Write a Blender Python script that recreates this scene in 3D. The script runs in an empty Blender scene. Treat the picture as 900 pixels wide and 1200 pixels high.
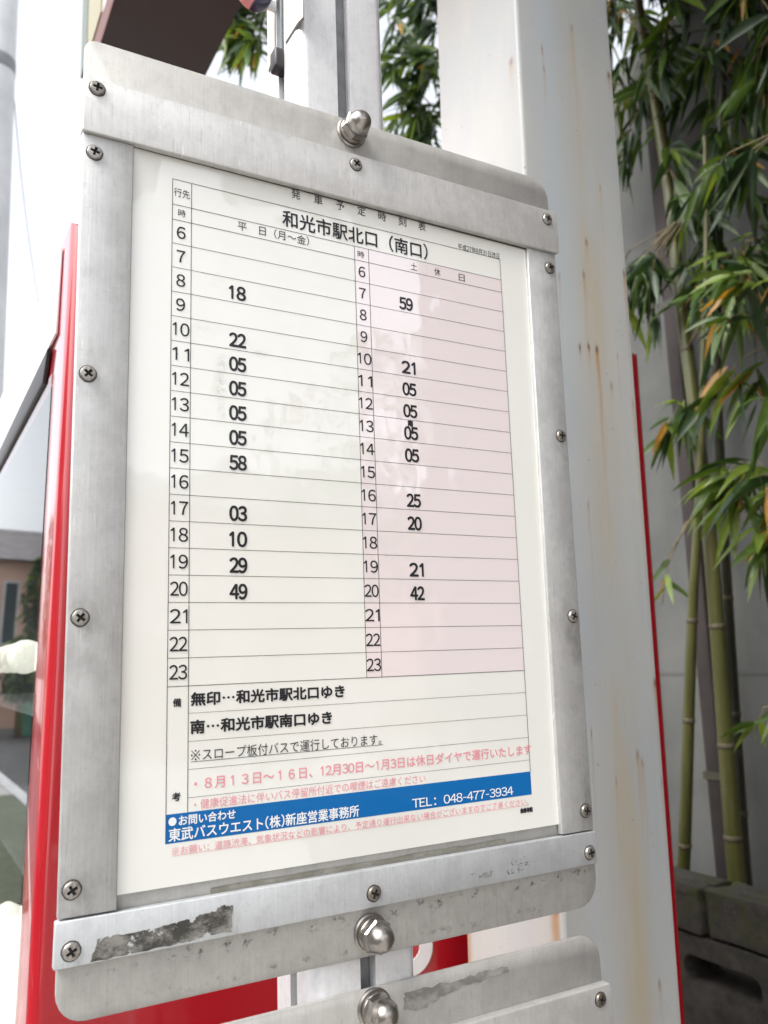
import bpy, bmesh, math, random
from mathutils import Vector, Matrix
R = math.radians
sc = bpy.context.scene
col = sc.collection

# ---------------------------------------------------------------- camera
CAM = Vector((-0.1218, -0.4587, 1.4419))
c_r = Vector((0.8737441, -0.4852911, -0.03261578))
c_u = Vector((-0.0541853, -0.16375941, 0.98501107))
c_f = Vector((0.48335825, 0.85888032, 0.16937946))
cd = bpy.data.cameras.new('camera')
cam = bpy.data.objects.new('camera', cd)
col.objects.link(cam)
cam.matrix_world = Matrix(((c_r.x, c_u.x, -c_f.x, CAM.x), (c_r.y, c_u.y, -c_f.y, CAM.y),
                           (c_r.z, c_u.z, -c_f.z, CAM.z), (0, 0, 0, 1)))
cd.sensor_fit = 'HORIZONTAL'
cd.sensor_width = 36.0
cd.lens = 39.556
cd.clip_start = 0.01
cd.clip_end = 2000
cd.dof.use_dof = True
cd.dof.focus_distance = 0.52
cd.dof.aperture_fstop = 16
sc.camera = cam

# ---------------------------------------------------------------- world, sun, exposure
EL, AZ = R(50), R(-102)            # sun: left of the board and a little behind the viewer
w = bpy.data.worlds.new('World')
sc.world = w
w.use_nodes = True
nt = w.node_tree
bg = nt.nodes['Background']
sky = nt.nodes.new('ShaderNodeTexSky')
sky.sky_type = 'NISHITA'
sky.sun_disc = False
sky.sun_elevation = EL
sky.sun_rotation = AZ
sky.dust_density = 3.0
hs = nt.nodes.new('ShaderNodeHueSaturation')      # thin white overcast
hs.inputs['Saturation'].default_value = 0.22
nt.links.new(sky.outputs[0], hs.inputs['Color'])
nt.links.new(hs.outputs[0], bg.inputs[0])
bg.inputs[1].default_value = 0.15
sd = bpy.data.lights.new('sun', 'SUN')
sd.energy = 0.75
sd.angle = R(25)
sd.color = (1.0, 0.97, 0.92)
so = bpy.data.objects.new('sun', sd)
col.objects.link(so)
dirsun = Vector((math.sin(AZ) * math.cos(EL), math.cos(AZ) * math.cos(EL), math.sin(EL)))
so.rotation_euler = (-dirsun).to_track_quat('-Z', 'Y').to_euler()
so.location = (-3, -3, 6)
vs = sc.view_settings
vs.view_transform = 'Standard'
vs.look = 'None'
vs.exposure = 1.60
vs.gamma = 1
vs.use_curve_mapping = False

# ---------------------------------------------------------------- helpers
def ray(px, py):
    return c_f + c_r * ((px - 450) / 988.9) + c_u * ((600 - py) / 988.9)
def at_x(px, py, X):
    d = ray(px, py); return CAM + d * ((X - CAM.x) / d.x)
def at_y(px, py, Y):
    d = ray(px, py); return CAM + d * ((Y - CAM.y) / d.y)
def at_z(px, py, Z):
    d = ray(px, py); return CAM + d * ((Z - CAM.z) / d.z)

def tag(o, label=None, cat=None, group=None, kind=None):
    if label: o['label'] = label
    if cat: o['category'] = cat
    if group: o['group'] = group
    if kind: o['kind'] = kind
    return o
def empty(name, loc, label=None, cat=None, group=None, roty=0.0):
    o = bpy.data.objects.new(name, None)
    o.empty_display_size = 0.05
    col.objects.link(o); o.location = loc; o.rotation_euler = (0, roty, 0)
    return tag(o, label, cat, group)
def copy_tree(o, parent=None):
    c = o.copy(); col.objects.link(c)
    if parent: c.parent = parent
    for ch in list(o.children): copy_tree(ch, c)
    return c

class MB:
    def __init__(s): s.bm = bmesh.new()
    def face(s, pts, m=0, smooth=False):
        f = s.bm.faces.new([s.bm.verts.new(p) for p in pts]); f.material_index = m; f.smooth = smooth; return f
    def box(s, a, b, m=0):
        x0, y0, z0 = a; x1, y1, z1 = b
        v = [s.bm.verts.new(p) for p in ((x0,y0,z0),(x1,y0,z0),(x1,y1,z0),(x0,y1,z0),(x0,y0,z1),(x1,y0,z1),(x1,y1,z1),(x0,y1,z1))]
        for q in ((3,2,1,0),(4,5,6,7),(0,1,5,4),(1,2,6,5),(2,3,7,6),(3,0,4,7)):
            f = s.bm.faces.new([v[i] for i in q]); f.material_index = m
    def prism(s, pts, vec, m=0, smooth=False):
        """extrude polygon pts (3-D) by vec"""
        vec = Vector(vec)
        a = [s.bm.verts.new(p) for p in pts]; b = [s.bm.verts.new(Vector(p) + vec) for p in pts]
        fs = [s.bm.faces.new(a), s.bm.faces.new(list(reversed(b)))]
        n = len(a)
        for i in range(n):
            f = s.bm.faces.new((a[(i+1) % n], a[i], b[i], b[(i+1) % n])); f.smooth = smooth; fs.append(f)
        for f in fs: f.material_index = m
    def rings(s, rings, m=0, smooth=True, cap=True, closed=True):
        vr = [[s.bm.verts.new(p) for p in r] for r in rings]
        n = len(vr[0])
        for a, b in zip(vr, vr[1:]):
            for i in range(n if closed else n - 1):
                f = s.bm.faces.new((a[i], a[(i+1) % n], b[(i+1) % n], b[i])); f.material_index = m; f.smooth = smooth
        if cap:
            for r in (list(reversed(vr[0])), vr[-1]):
                f = s.bm.faces.new(r); f.material_index = m
        return vr
    def tube(s, path, rad, n=10, m=0, cap=True):
        path = [Vector(p) for p in path]
        if not hasattr(rad, '__len__'): rad = [rad] * len(path)
        rs = []
        for i, p in enumerate(path):
            t = (path[min(i+1, len(path)-1)] - path[max(i-1, 0)]).normalized()
            a = t.cross(Vector((0.31, 0.87, 0.11) if abs(t.y) < .9 else (1, 0, 0))).normalized()
            if rs and a.dot(pa) < 0: a = -a
            pa = a
            b = t.cross(a)
            rs.append([p + (a * math.cos(q) + b * math.sin(q)) * rad[i] for q in (2*math.pi*k/n for k in range(n))])
        s.rings(rs, m, True, cap)
    def lathe(s, prof, o, axis, n=24, m=0, smooth=True):
        """prof: (radius, height) list along axis from point o"""
        axis = Vector(axis).normalized(); o = Vector(o)
        a = axis.orthogonal().normalized(); b = axis.cross(a)
        s.rings([[o + axis * h + (a * math.cos(q) + b * math.sin(q)) * max(r, 1e-5) for q in (2*math.pi*k/n for k in range(n))] for r, h in prof], m, smooth)
    def build(s, name, mats, parent=None, bevel=0, seg=2, label=None, sharp=None):
        bmesh.ops.recalc_face_normals(s.bm, faces=s.bm.faces)
        if bevel:
            ed = [e for e in s.bm.edges if len(e.link_faces) == 2 and e.calc_face_angle(0) > 0.6]
            bmesh.ops.bevel(s.bm, geom=ed, offset=bevel, segments=seg, profile=.5, affect='EDGES', clamp_overlap=True)
            for f in s.bm.faces: f.smooth = True
        me = bpy.data.meshes.new(name); s.bm.to_mesh(me); s.bm.free()
        if not isinstance(mats, (list, tuple)): mats = [mats]
        for m in mats: me.materials.append(m)
        if bevel: me.set_sharp_from_angle(angle=R(50))
        elif sharp: me.set_sharp_from_angle(angle=R(sharp))
        o = bpy.data.objects.new(name, me); col.objects.link(o)
        if parent: o.parent = parent
        if label: o['label'] = label
        return o

def rounded(u0, v0, u1, v1, r, seg=6):
    """r: radii at (u0,v0),(u1,v0),(u1,v1),(u0,v1); returns a loop of (u, v)"""
    out = []
    for (cx, cy, a0, rr) in ((u0, v0, 180, r[0]), (u1, v0, 270, r[1]), (u1, v1, 0, r[2]), (u0, v1, 90, r[3])):
        sx = 1 if cx == u0 else -1; sy = 1 if cy == v0 else -1
        for k in range(seg + 1):
            a = R(a0 + 90 * k / seg)
            out.append((cx + sx * rr + rr * math.cos(a), cy + sy * rr + rr * math.sin(a)))
    return out

# ---------------------------------------------------------------- materials
class NT:
    """small node-graph helper round one Principled material"""
    def __init__(s, name, base=(.5,.5,.5), rough=.5, metal=0.0, **kw):
        s.mat = bpy.data.materials.new(name); s.mat.use_nodes = True
        s.t = s.mat.node_tree; s.p = s.t.nodes['Principled BSDF']
        s.p.inputs['Base Color'].default_value = (*base, 1)
        s.p.inputs['Roughness'].default_value = rough
        s.p.inputs['Metallic'].default_value = metal
        for k, v in kw.items(): s.p.inputs[k.replace('_', ' ')].default_value = v
        tc = s.t.nodes.new('ShaderNodeTexCoord'); s.obj = tc.outputs['Object']
        sp = s.t.nodes.new('ShaderNodeSeparateXYZ'); s.t.links.new(s.obj, sp.inputs[0])
        s.x, s.y, s.z = sp.outputs
    def put(s, sock, v):
        if isinstance(v, bpy.types.NodeSocket): s.t.links.new(v, sock)
        elif isinstance(v, (tuple, list)) and len(v) == 3 and sock.type == 'RGBA': sock.default_value = (*v, 1)
        else: sock.default_value = v
    def m(s, op, a, b=0.0, c=None, clamp=False):
        n = s.t.nodes.new('ShaderNodeMath'); n.operation = op; n.use_clamp = clamp
        s.put(n.inputs[0], a); s.put(n.inputs[1], b)
        if c is not None: s.put(n.inputs[2], c)
        return n.outputs[0]
    def step(s, v, a, b, lo=0.0, hi=1.0):
        n = s.t.nodes.new('ShaderNodeMapRange'); n.interpolation_type = 'SMOOTHSTEP'
        s.put(n.inputs[0], v); n.inputs[1].default_value = a; n.inputs[2].default_value = b
        n.inputs[3].default_value = lo; n.inputs[4].default_value = hi
        return n.outputs[0]
    def noise(s, scale=(1,1,1), detail=4, rough=.55, rot=(0,0,0), off=(0,0,0), dist=0.0):
        mp = s.t.nodes.new('ShaderNodeMapping'); s.t.links.new(s.obj, mp.inputs[0])
        mp.inputs['Scale'].default_value = scale; mp.inputs['Rotation'].default_value = rot; mp.inputs['Location'].default_value = off
        n = s.t.nodes.new('ShaderNodeTexNoise'); s.t.links.new(mp.outputs[0], n.inputs['Vector'])
        n.inputs['Scale'].default_value = 1; n.inputs['Detail'].default_value = detail; n.inputs['Roughness'].default_value = rough
        n.inputs['Distortion'].default_value = dist
        return n.outputs[0]
    def mix(s, f, a, b):
        n = s.t.nodes.new('ShaderNodeMix'); n.data_type = 'RGBA'
        s.put(n.inputs[0], f); s.put(n.inputs[6], a); s.put(n.inputs[7], b); return n.outputs[2]
    def col(s, v): s.put(s.p.inputs['Base Color'], v)
    def rough(s, v): s.put(s.p.inputs['Roughness'], v)
    def bump(s, h, strength=.2, dist=.001):
        n = s.t.nodes.new('ShaderNodeBump'); n.inputs['Strength'].default_value = strength; n.inputs['Distance'].default_value = dist
        s.put(n.inputs['Height'], h); s.t.links.new(n.outputs[0], s.p.inputs['Normal'])
    def gauss(s, v, c, w):
        d = s.m('DIVIDE', s.m('SUBTRACT', v, c), w)
        return s.m('POWER', 2.7183, s.m('MULTIPLY', s.m('MULTIPLY', d, d), -1.0))

def plain(name, base, rough=.5, metal=0.0, var=0.0, scale=40, **kw):
    n = NT(name, base, rough, metal, **kw)
    if var:
        f = n.step(n.noise((scale,)*3, 5, .6), .3, .7)
        n.col(n.mix(f, tuple(c * (1 - var) for c in base), tuple(min(1, c * (1 + var)) for c in base)))
    return n.mat

def aluminium(name, base, metal=.5, rough=.48, blotch=.16, scratch=1.0, dirt=0.0, seed=0.0, stains=()):
    n = NT(name, base, rough, metal)
    b1 = n.noise((28, 28, 28), 6, .65, off=(seed, 3, seed))
    b2 = n.noise((140, 140, 90), 4, .6, off=(seed, 1, 2))
    br = n.noise((900, 900, 22), 2, .5, off=(seed, 0, 0))
    blotch *= .4
    lo = tuple(c * (1 - blotch) for c in base); hi = tuple(min(1, c * (1 + blotch)) for c in base)
    c = n.mix(n.step(b1, .32, .68), lo, hi)
    c = n.mix(n.m('MULTIPLY', n.step(b2, .52, .7), .35), c, tuple(x * .72 for x in base))
    c = n.mix(n.m('MULTIPLY', n.step(br, .35, .75), .22), c, tuple(min(1, x * 1.3) for x in base))
    if scratch:
        s1 = n.step(n.noise((1100, 60, 70), 3, .6, rot=(0, R(24), 0), off=(seed, 0, 5)), .63, .70)
        s2 = n.step(n.noise((120, 60, 1300), 3, .6, rot=(0, R(-38), 0), off=(2, 0, seed)), .66, .72)
        s3 = n.step(n.noise((1000, 60, 45), 4, .65, rot=(0, R(-11), 0), off=(7, 0, seed)), .63, .70)
        area = n.step(n.noise((16, 16, 16), 3, .6, off=(seed, 6, 6)), .42, .62)
        c = n.mix(n.m('MULTIPLY', n.m('MULTIPLY', n.m('MAXIMUM', s1, s2), area), .55 * scratch, clamp=True), c, (.86, .86, .84))
        c = n.mix(n.m('MULTIPLY', s3, .42 * scratch, clamp=True), c, tuple(x * .5 for x in base))
    pt_ = n.noise((420, 420, 420), 5, .75, off=(seed, 2, 8))
    c = n.mix(n.m('MULTIPLY', n.step(pt_, .55, .72), .35), c, tuple(x * .55 for x in base))
    mo = n.noise((75, 75, 60), 7, .72, off=(seed, 4, 1))
    c = n.mix(n.m('MULTIPLY', n.step(mo, .42, .66), .30), c, tuple(x * .66 for x in base))
    for (x0, z0, wx, wz, amt) in stains:             # local dirt round screws and drips
        g = n.m('MULTIPLY', n.gauss(n.x, x0, wx), n.gauss(n.z, z0, wz))
        g = n.m('MULTIPLY', g, n.step(b2, .25, .7))
        c = n.mix(n.m('MULTIPLY', g, amt, clamp=True), c, (.16, .15, .13))
    if dirt:
        d = n.step(n.noise((60, 60, 60), 7, .7, off=(seed, 9, 0)), .56, .74)
        c = n.mix(n.m('MULTIPLY', d, dirt), c, (.20, .19, .17))
    n.col(c)
    n.rough(n.step(b1, .3, .7, rough - .03, rough + .05))
    n.bump(n.m('ADD', n.m('MULTIPLY', b2, .6), br), .12, .0006)
    return n

M = {}
U = 0.015
EDGE = [(x * U, z * U, .011, .016, .38) for x, z in ((-3,-6.9),(-3,-15.8),(-3,-24.7),(19.1,-7.2),(19.1,-16),(19.0,-24.2),(19.1,-16.6))]
M['bar'] = aluminium('worn aluminium bar', (.53, .53, .52), seed=1, stains=EDGE, dirt=.10).mat
M['bar_top'] = aluminium('scuffed aluminium bar', (.60, .59, .57), seed=4, scratch=1.3, blotch=.12).mat
M['bar_low'] = aluminium('pale aluminium bar', (.58, .60, .61), seed=7, scratch=.7, blotch=.1).mat
def plate_mat():
    n = aluminium('dull aluminium plate', (.455, .445, .42), metal=.32, rough=.5, seed=2, scratch=.35, blotch=.10)
    c = n.p.inputs['Base Color'].links[0].from_socket
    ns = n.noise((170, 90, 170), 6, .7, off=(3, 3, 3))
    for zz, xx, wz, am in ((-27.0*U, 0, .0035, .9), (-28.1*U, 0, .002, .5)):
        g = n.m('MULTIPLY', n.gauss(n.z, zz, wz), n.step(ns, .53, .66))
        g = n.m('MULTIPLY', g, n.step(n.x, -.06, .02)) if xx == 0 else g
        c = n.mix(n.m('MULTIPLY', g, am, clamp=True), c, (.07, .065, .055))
    n.col(c); return n.mat
M['plate'] = plate_mat()
M['steel'] = plain('stainless steel', (.40, .375, .345), .30, 1.0, .12, 300)
def screw_mat():
    n = NT('dull screw steel', (.36, .34, .31), .42, .85)
    oi = n.t.nodes.new('ShaderNodeObjectInfo')
    c = n.mix(oi.outputs['Random'], (.46, .44, .41), (.22, .20, .17))
    c = n.mix(n.m('MULTIPLY', n.step(n.noise((600, 600, 600), 5, .7), .45, .65), .6), c, (.12, .085, .05))
    n.col(c); return n.mat
M['screw'] = screw_mat()
M['gap_shade'] = plain('dark gap shade', (.05, .05, .043), .7, 0, .2, 60)  # painted shade for the gap below the top bar
M['grime'] = plain('dark grime', (.03, .028, .025), .8, 0, .3, 400)
def wavy(n):
    """slightly wavy laminate surface: bends the reflections in the film"""
    b_ = n.t.nodes.new('ShaderNodeBump'); b_.inputs['Strength'].default_value = .5; b_.inputs['Distance'].default_value = .0016
    n.t.links.new(n.noise((26, 26, 17), 2, .5, off=(3, 0, 7)), b_.inputs['Height'])
    n.t.links.new(b_.outputs[0], n.p.inputs['Coat Normal'])
def paper_mat():
    n = NT('laminated paper', (.80, .795, .74), .45)
    n.p.inputs['Coat Weight'].default_value = 1.0; n.p.inputs['Coat Roughness'].default_value = .03; n.p.inputs['Coat IOR'].default_value = 1.8
    b = n.noise((9, 9, 9), 4, .6)
    c = n.mix(n.step(b, .35, .65), (.80, .80, .74), (.84, .83, .78))
    ns = n.noise((260, 40, 260), 6, .7)
    for (u, v, wu, wv, a) in ((2.05, -5.65, .22, .3, .5), (1.95, -6.6, .25, .5, .55), (2.0, -7.6, .15, .35, .35), (3.6, -5.0, .3, .12, .35),
                              (1.2, -4.3, .8, .25, .14), (1.9, -2.3, .9, .4, .06)):
        g = n.m('MULTIPLY', n.m('MULTIPLY', n.gauss(n.x, u*U, wu*U), n.gauss(n.z, v*U, wv*U)), n.step(ns, .35, .62))
        c = n.mix(n.m('MULTIPLY', g, a, clamp=True), c, (.33, .31, .22))
    n.col(c)
    n.bump(n.noise((14, 14, 5), 2, .5), .05, .004); wavy(n)
    return n.mat
M['paper'] = paper_mat()
def ink(name, base, coat=.3): return plain(name, base, .55, 0, 0, Coat_Weight=coat, Coat_Roughness=.03, Specular_IOR_Level=.25)
M['black_ink'] = ink('black ink', (.018, .018, .022))
M['line_ink'] = ink('fine black rule', (.05, .05, .05))
M['pink_ink'] = ink('faded red ink', (.78, .30, .34))
M['white_ink'] = ink('white ink', (.82, .84, .84))
M['blue_ink'] = ink('blue band', (0.0, .128, .39), .1)
pk = NT('pink tint', (.84, .75, .745), .55, 0, Coat_Weight=1.0, Coat_Roughness=.04, Specular_IOR_Level=.25); wavy(pk)
M['pink_tint'] = pk.mat; pk.p.inputs['Coat IOR'].default_value = 2.0
M['pink_tint'].node_tree.nodes['Principled BSDF'].inputs['Coat IOR'].default_value = 2.3

def paint_mat():
    """old white gloss paint with rust streaks; object x,y,z in metres from the post's base corner"""
    n = NT('old white paint', (.48, .48, .46), .38)
    b = n.noise((7, 7, 3.5), 5, .6)
    c = n.mix(n.step(b, .3, .7), (.44, .465, .465), (.52, .515, .485))
    v = n.noise((55, 55, 2.2), 4, .6)                       # vertical run-off
    c = n.mix(n.m('MULTIPLY', n.step(v, .5, .75), .22), c, (.60, .55, .43))
    br = n.m('MULTIPLY', n.gauss(n.x, .080, .016), n.step(n.noise((30, 30, 3), 4, .6, off=(4, 0, 0)), .3, .65))
    c = n.mix(n.m('MULTIPLY', br, .75), c, (.47, .38, .24))   # broad tan stain down the front
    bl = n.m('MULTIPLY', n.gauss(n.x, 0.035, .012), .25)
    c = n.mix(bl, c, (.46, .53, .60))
    sp = n.noise((260, 260, 200), 3, .5, off=(1, 5, 2))
    c = n.mix(n.m('MULTIPLY', n.step(sp, .70, .74), .8), c, (.23, .13, .06))
    jit = n.m('MULTIPLY', n.m('SUBTRACT', n.noise((60, 60, 25), 3, .6, off=(8, 0, 0)), .5), .006)
    xj = n.m('ADD', n.x, jit); 
    for (x0, z0, wd, ln, am, face) in RUST:
        ax = xj if face == 'f' else n.m('ADD', n.y, jit)
        c1 = n.gauss(ax, x0, wd)
        dz = n.m('SUBTRACT', z0, n.z)
        tail = n.m('MULTIPLY', n.step(dz, -.001, .003), n.m('POWER', 2.7183, n.m('DIVIDE', dz, -ln)))
        tail = n.m('MINIMUM', tail, 1.0)
        on = n.step(n.y, .006, .002) if face == 'f' else n.step(n.y, .003, .006)
        g = n.m('MULTIPLY', n.m('MULTIPLY', c1, tail), on)
        c = n.mix(n.m('MULTIPLY', g, am, clamp=True), c, (.42, .22, .07))
        spot = n.m('MULTIPLY', n.m('MULTIPLY', n.gauss(ax, x0, wd * .8), n.gauss(n.z, z0, .004)), on)
        c = n.mix(n.m('MULTIPLY', spot, am * 1.2, clamp=True), c, (.16, .07, .025))
    n.col(c); n.bump(n.noise((50, 50, 18), 4, .6), .08, .002)
    return n.mat

M['red'] = plain('red gloss enamel', (.37, .003, .010), .25, 0, .04, 6, Coat_Weight=1.0, Coat_Roughness=.04)
M['white_enamel'] = plain('white enamel', (.78, .77, .76), .25, 0)
M['header'] = plain('pale glossy header panel', (.80, .70, .71), .06, 0, 0, Coat_Weight=1.0, Coat_Roughness=.02)
M['black_trim'] = plain('black trim', (.018, .015, .016), .45)
M['dark_inside'] = plain('dark grey cabinet lining', (.09, .095, .10), .6, 0, .2, 8)
def glass_mat():
    m = bpy.data.materials.new('clear pane'); m.use_nodes = True; t = m.node_tree
    t.nodes.remove(t.nodes['Principled BSDF'])
    fr = t.nodes.new('ShaderNodeFresnel'); fr.inputs[0].default_value = 1.5
    tr = t.nodes.new('ShaderNodeBsdfTransparent'); tr.inputs[0].default_value = (.95, .96, .95, 1)
    gl = t.nodes.new('ShaderNodeBsdfGlossy'); gl.inputs['Roughness'].default_value = .01
    mx = t.nodes.new('ShaderNodeMixShader')
    ge = t.nodes.new('ShaderNodeNewGeometry'); om = t.nodes.new('ShaderNodeMath'); om.operation = 'SUBTRACT'; om.inputs[0].default_value = 1
    t.links.new(ge.outputs['Backfacing'], om.inputs[1])
    mu = t.nodes.new('ShaderNodeMath'); mu.operation = 'MULTIPLY'
    t.links.new(fr.outputs[0], mu.inputs[0]); t.links.new(om.outputs[0], mu.inputs[1]); t.links.new(mu.outputs[0], mx.inputs[0]); t.links.new(tr.outputs[0], mx.inputs[1]); t.links.new(gl.outputs[0], mx.inputs[2])
    t.links.new(mx.outputs[0], t.nodes['Material Output'].inputs[0])
    return m
M['glass'] = glass_mat()
def lamp_mat():
    n = NT('lit lamp and blob glow', (.85, .84, .78), .3)
    n.p.inputs['Emission Color'].default_value = (1, .97, .86, 1); n.p.inputs['Emission Strength'].default_value = .42
    return n.mat
M['lamp'] = lamp_mat()
M['pole'] = aluminium('anodised aluminium pole', (.74, .74, .745), metal=.3, rough=.4, seed=11, scratch=.4, blotch=.06).mat
M['slot'] = plain('grey slot lining', (.20, .205, .21), .5, .5, .15, 90)
M['cream'] = plain('cream vinyl', (.70, .66, .54), .5, 0, .05, 30)
M['soffit'] = plain('brown grey sheet', (.020, .032, .026), .6, 0, .06, 12)

def wall_mat(name, a, b, joints=()):
    n = NT(name, a, .85)
    f = n.step(n.noise((3, 3, 3), 6, .65), .3, .7)
    c = n.mix(f, a, b)
    st = n.noise((9, 9, 1.2), 5, .6)
    c = n.mix(n.m('MULTIPLY', n.step(st, .5, .75), .3), c, tuple(x * .6 for x in a))
    for z in joints:
        c = n.mix(n.m('MULTIPLY', n.gauss(n.z, z, .005), .8), c, (.06, .06, .055))
    n.col(c); n.bump(n.noise((60, 60, 60), 6, .7), .25, .004)
    return n.mat
M['render_wall'] = wall_mat('grey rendered wall', (.088, .091, .087), (.125, .127, .121), (1.365, 0.45))
def block_mat():
    n = NT('mossy concrete block', (.10, .09, .08), .95)
    f = n.step(n.noise((14, 14, 14), 7, .7), .3, .7)
    c = n.mix(f, (.042, .038, .031), (.105, .095, .08))
    moss = n.m('MULTIPLY', n.step(n.noise((22, 22, 22), 6, .7, off=(3, 1, 1)), .42, .62), n.step(n.z, .78, .93))
    c = n.mix(moss, c, (.07, .075, .03))
    lich = n.step(n.noise((95, 95, 95), 5, .6, off=(1, 9, 1)), .66, .74)
    c = n.mix(n.m('MULTIPLY', lich, .7), c, (.33, .32, .27))
    n.col(c)
    n.bump(n.m('ADD', n.noise((170, 170, 170), 6, .75), n.noise((30, 30, 30), 5, .6)), .9, .012)
    return n.mat
M['block'] = block_mat()
def culm_mat(name, a, b):
    n = NT(name, a, .38)
    f = n.step(n.noise((30, 30, 2.0), 5, .6), .3, .7)
    c = n.mix(f, a, b)
    c = n.mix(n.m('MULTIPLY', n.step(n.noise((90, 90, 40), 5, .7), .56, .72), .35), c, (.16, .15, .10))
    n.col(c); return n.mat
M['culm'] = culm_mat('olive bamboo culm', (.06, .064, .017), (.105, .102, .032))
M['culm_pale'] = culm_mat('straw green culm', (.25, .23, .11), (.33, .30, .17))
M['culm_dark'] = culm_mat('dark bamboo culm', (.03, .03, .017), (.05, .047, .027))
M['node'] = plain('bamboo node ring', (.09, .075, .045), .6, 0, .3, 200)
M['twig'] = plain('bamboo twig', (.16, .13, .06), .6, 0, .3, 60)
def leaf_mat(name, base, tr=.25):
    n = NT(name, base, .42)
    f = n.step(n.noise((25, 25, 25), 3, .6), .3, .7)
    n.col(n.mix(f, tuple(x * .75 for x in base), tuple(x * 1.25 for x in base)))
    t = n.t
    tl = t.nodes.new('ShaderNodeBsdfTranslucent'); tl.inputs[0].default_value = (base[0] * 2.2, base[1] * 2.0, base[2] * .9, 1)
    mx = t.nodes.new('ShaderNodeMixShader'); mx.inputs[0].default_value = tr
    t.links.new(n.p.outputs[0], mx.inputs[1]); t.links.new(tl.outputs[0], mx.inputs[2])
    t.links.new(mx.outputs[0], t.nodes['Material Output'].inputs[0])
    return n.mat
LEAF = [leaf_mat('deep green leaf', (.020, .046, .014)), leaf_mat('mid green leaf', (.055, .100, .018)),
        leaf_mat('fresh green leaf', (.135, .20, .03), .35), leaf_mat('yellowed leaf', (.36, .19, .04), .3)]
M['brown_post'] = plain('weathered brown steel', (.034, .026, .024), .8, 0, .2, 9)
M['asphalt'] = wall_mat('grey asphalt', (.055, .055, .058), (.08, .08, .08))
M['concrete'] = wall_mat('pale concrete', (.33, .32, .30), (.42, .41, .39))
M['soil'] = plain('dark leaf litter soil', (.045, .036, .025), .95, 0, .4, 30)
M['grass'] = plain('verge grass', (.07, .085, .045), .9, 0, .35, 20)
M['salmon'] = plain('salmon render', (.55, .36, .28), .8, 0, .08, 2)
M['cream_wall'] = plain('cream render', (.60, .56, .46), .8, 0, .08, 2)
M['roof'] = plain('grey tile', (.16, .15, .155), .7, 0, .2, 3)
M['dark_glass'] = plain('window glass', (.03, .04, .05), .05)
M['green_paint'] = plain('green sheet', (.10, .26, .18), .6, 0, .1, 3)
M['wire'] = plain('cable sheath', (.05, .05, .055), .6)
M['util'] = wall_mat('pale concrete pole', (.46, .47, .48), (.56, .57, .58))

# ---------------------------------------------------------------- ground
def sheet(name, x0, y0, x1, y1, z, mat, kind='structure'):
    b = MB(); b.face(((x0,y0,z),(x1,y0,z),(x1,y1,z),(x0,y1,z)))
    return tag(b.build(name, mat), kind=kind)
sheet('ground', -400, -400, 400, 400, -.13, M['concrete'])
sheet('road', -7.5, -300, -1.6, 300, -.126, M['asphalt'])
b = MB(); b.box((-1.42, -60, -.125), (1.30, 60, 0)); tag(b.build('pavement', M['concrete']), kind='structure')
b = MB(); b.box((-1.6, -60, -.125), (-1.423, 60, .01)); tag(b.build('kerb', M['util'], bevel=.015), kind='structure')
b = MB(); b.box((1.455, -3, -.12), (1.795, 2.6, .74)); tag(b.build('soil', M['soil']), kind='structure')
b = MB()
for k in range(12): b.box((-4.6, -20 + k * 5, -.124), (-4.48, -17.5 + k * 5, -.119))
tag(b.build('road_marking', M['white_enamel']), kind='structure')

# ---------------------------------------------------------------- timetable frame
FO = Vector((0, 0, 1.70))
CL = CAM - FO
def F(u, v, Y=0.0):
    """board coordinates (u right, v up, in 15 mm rows) measured on the sheet plane -> local metres at depth Y"""
    k = (-CL.y + Y) / -CL.y
    return Vector((CL.x + (u * U - CL.x) * k, Y, CL.z + (v * U - CL.z) * k))

fr = empty('timetable_board', FO, 'aluminium timetable frame holding the printed sheet, bolted to the pole', 'sign frame', 'aluminium frames bolted to the pole')
b = MB()
b.prism([F(u, v, .002) for u, v in rounded(-3.45, -28.40, 19.40, 6.75, (.95, 1.1, 1.1, .5))], (0, .003, 0))
b.build('backing_plate', M['plate'], fr, bevel=.0006, seg=1)
def bar(pts, yf, yb, mat, bev=.0007):
    b = MB(); b.prism([F(u, v, yf) for u, v in pts], (0, yb - yf, 0)); return b.build('frame_bar', mat, fr, bevel=bev)
bar(rounded(-3.44, 2.84, 19.90, 5.12, (.05, .15, .1, .05), 2), -.0050, .0019, M['bar_top'])
bar([(-3.46, -25.21), (-1.60, -25.21), (-1.52, 2.73), (-3.44, 2.73)], -.0026, .0019, M['bar'])
bar([(17.58, -25.21), (19.44, -25.21), (19.60, 2.73), (17.80, 2.73)], -.0026, .0019, M['bar'])
bb = bar([(-3.54, -26.72), (19.54, -26.68), (19.54, -25.28), (-3.52, -25.28)], -.0032, .0019, M['bar_low'])

b = MB(); b.prism([F(-3.38, 2.66, -.0009), F(19.5, 2.60, -.0009), F(19.5, 2.90, -.0009), F(-3.38, 2.90, -.0009)], (0, .0006, 0)); b.build('gap_shade_strip', M['gap_shade'], fr)  # dark strip standing in for the shaded gap under the top bar

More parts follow.
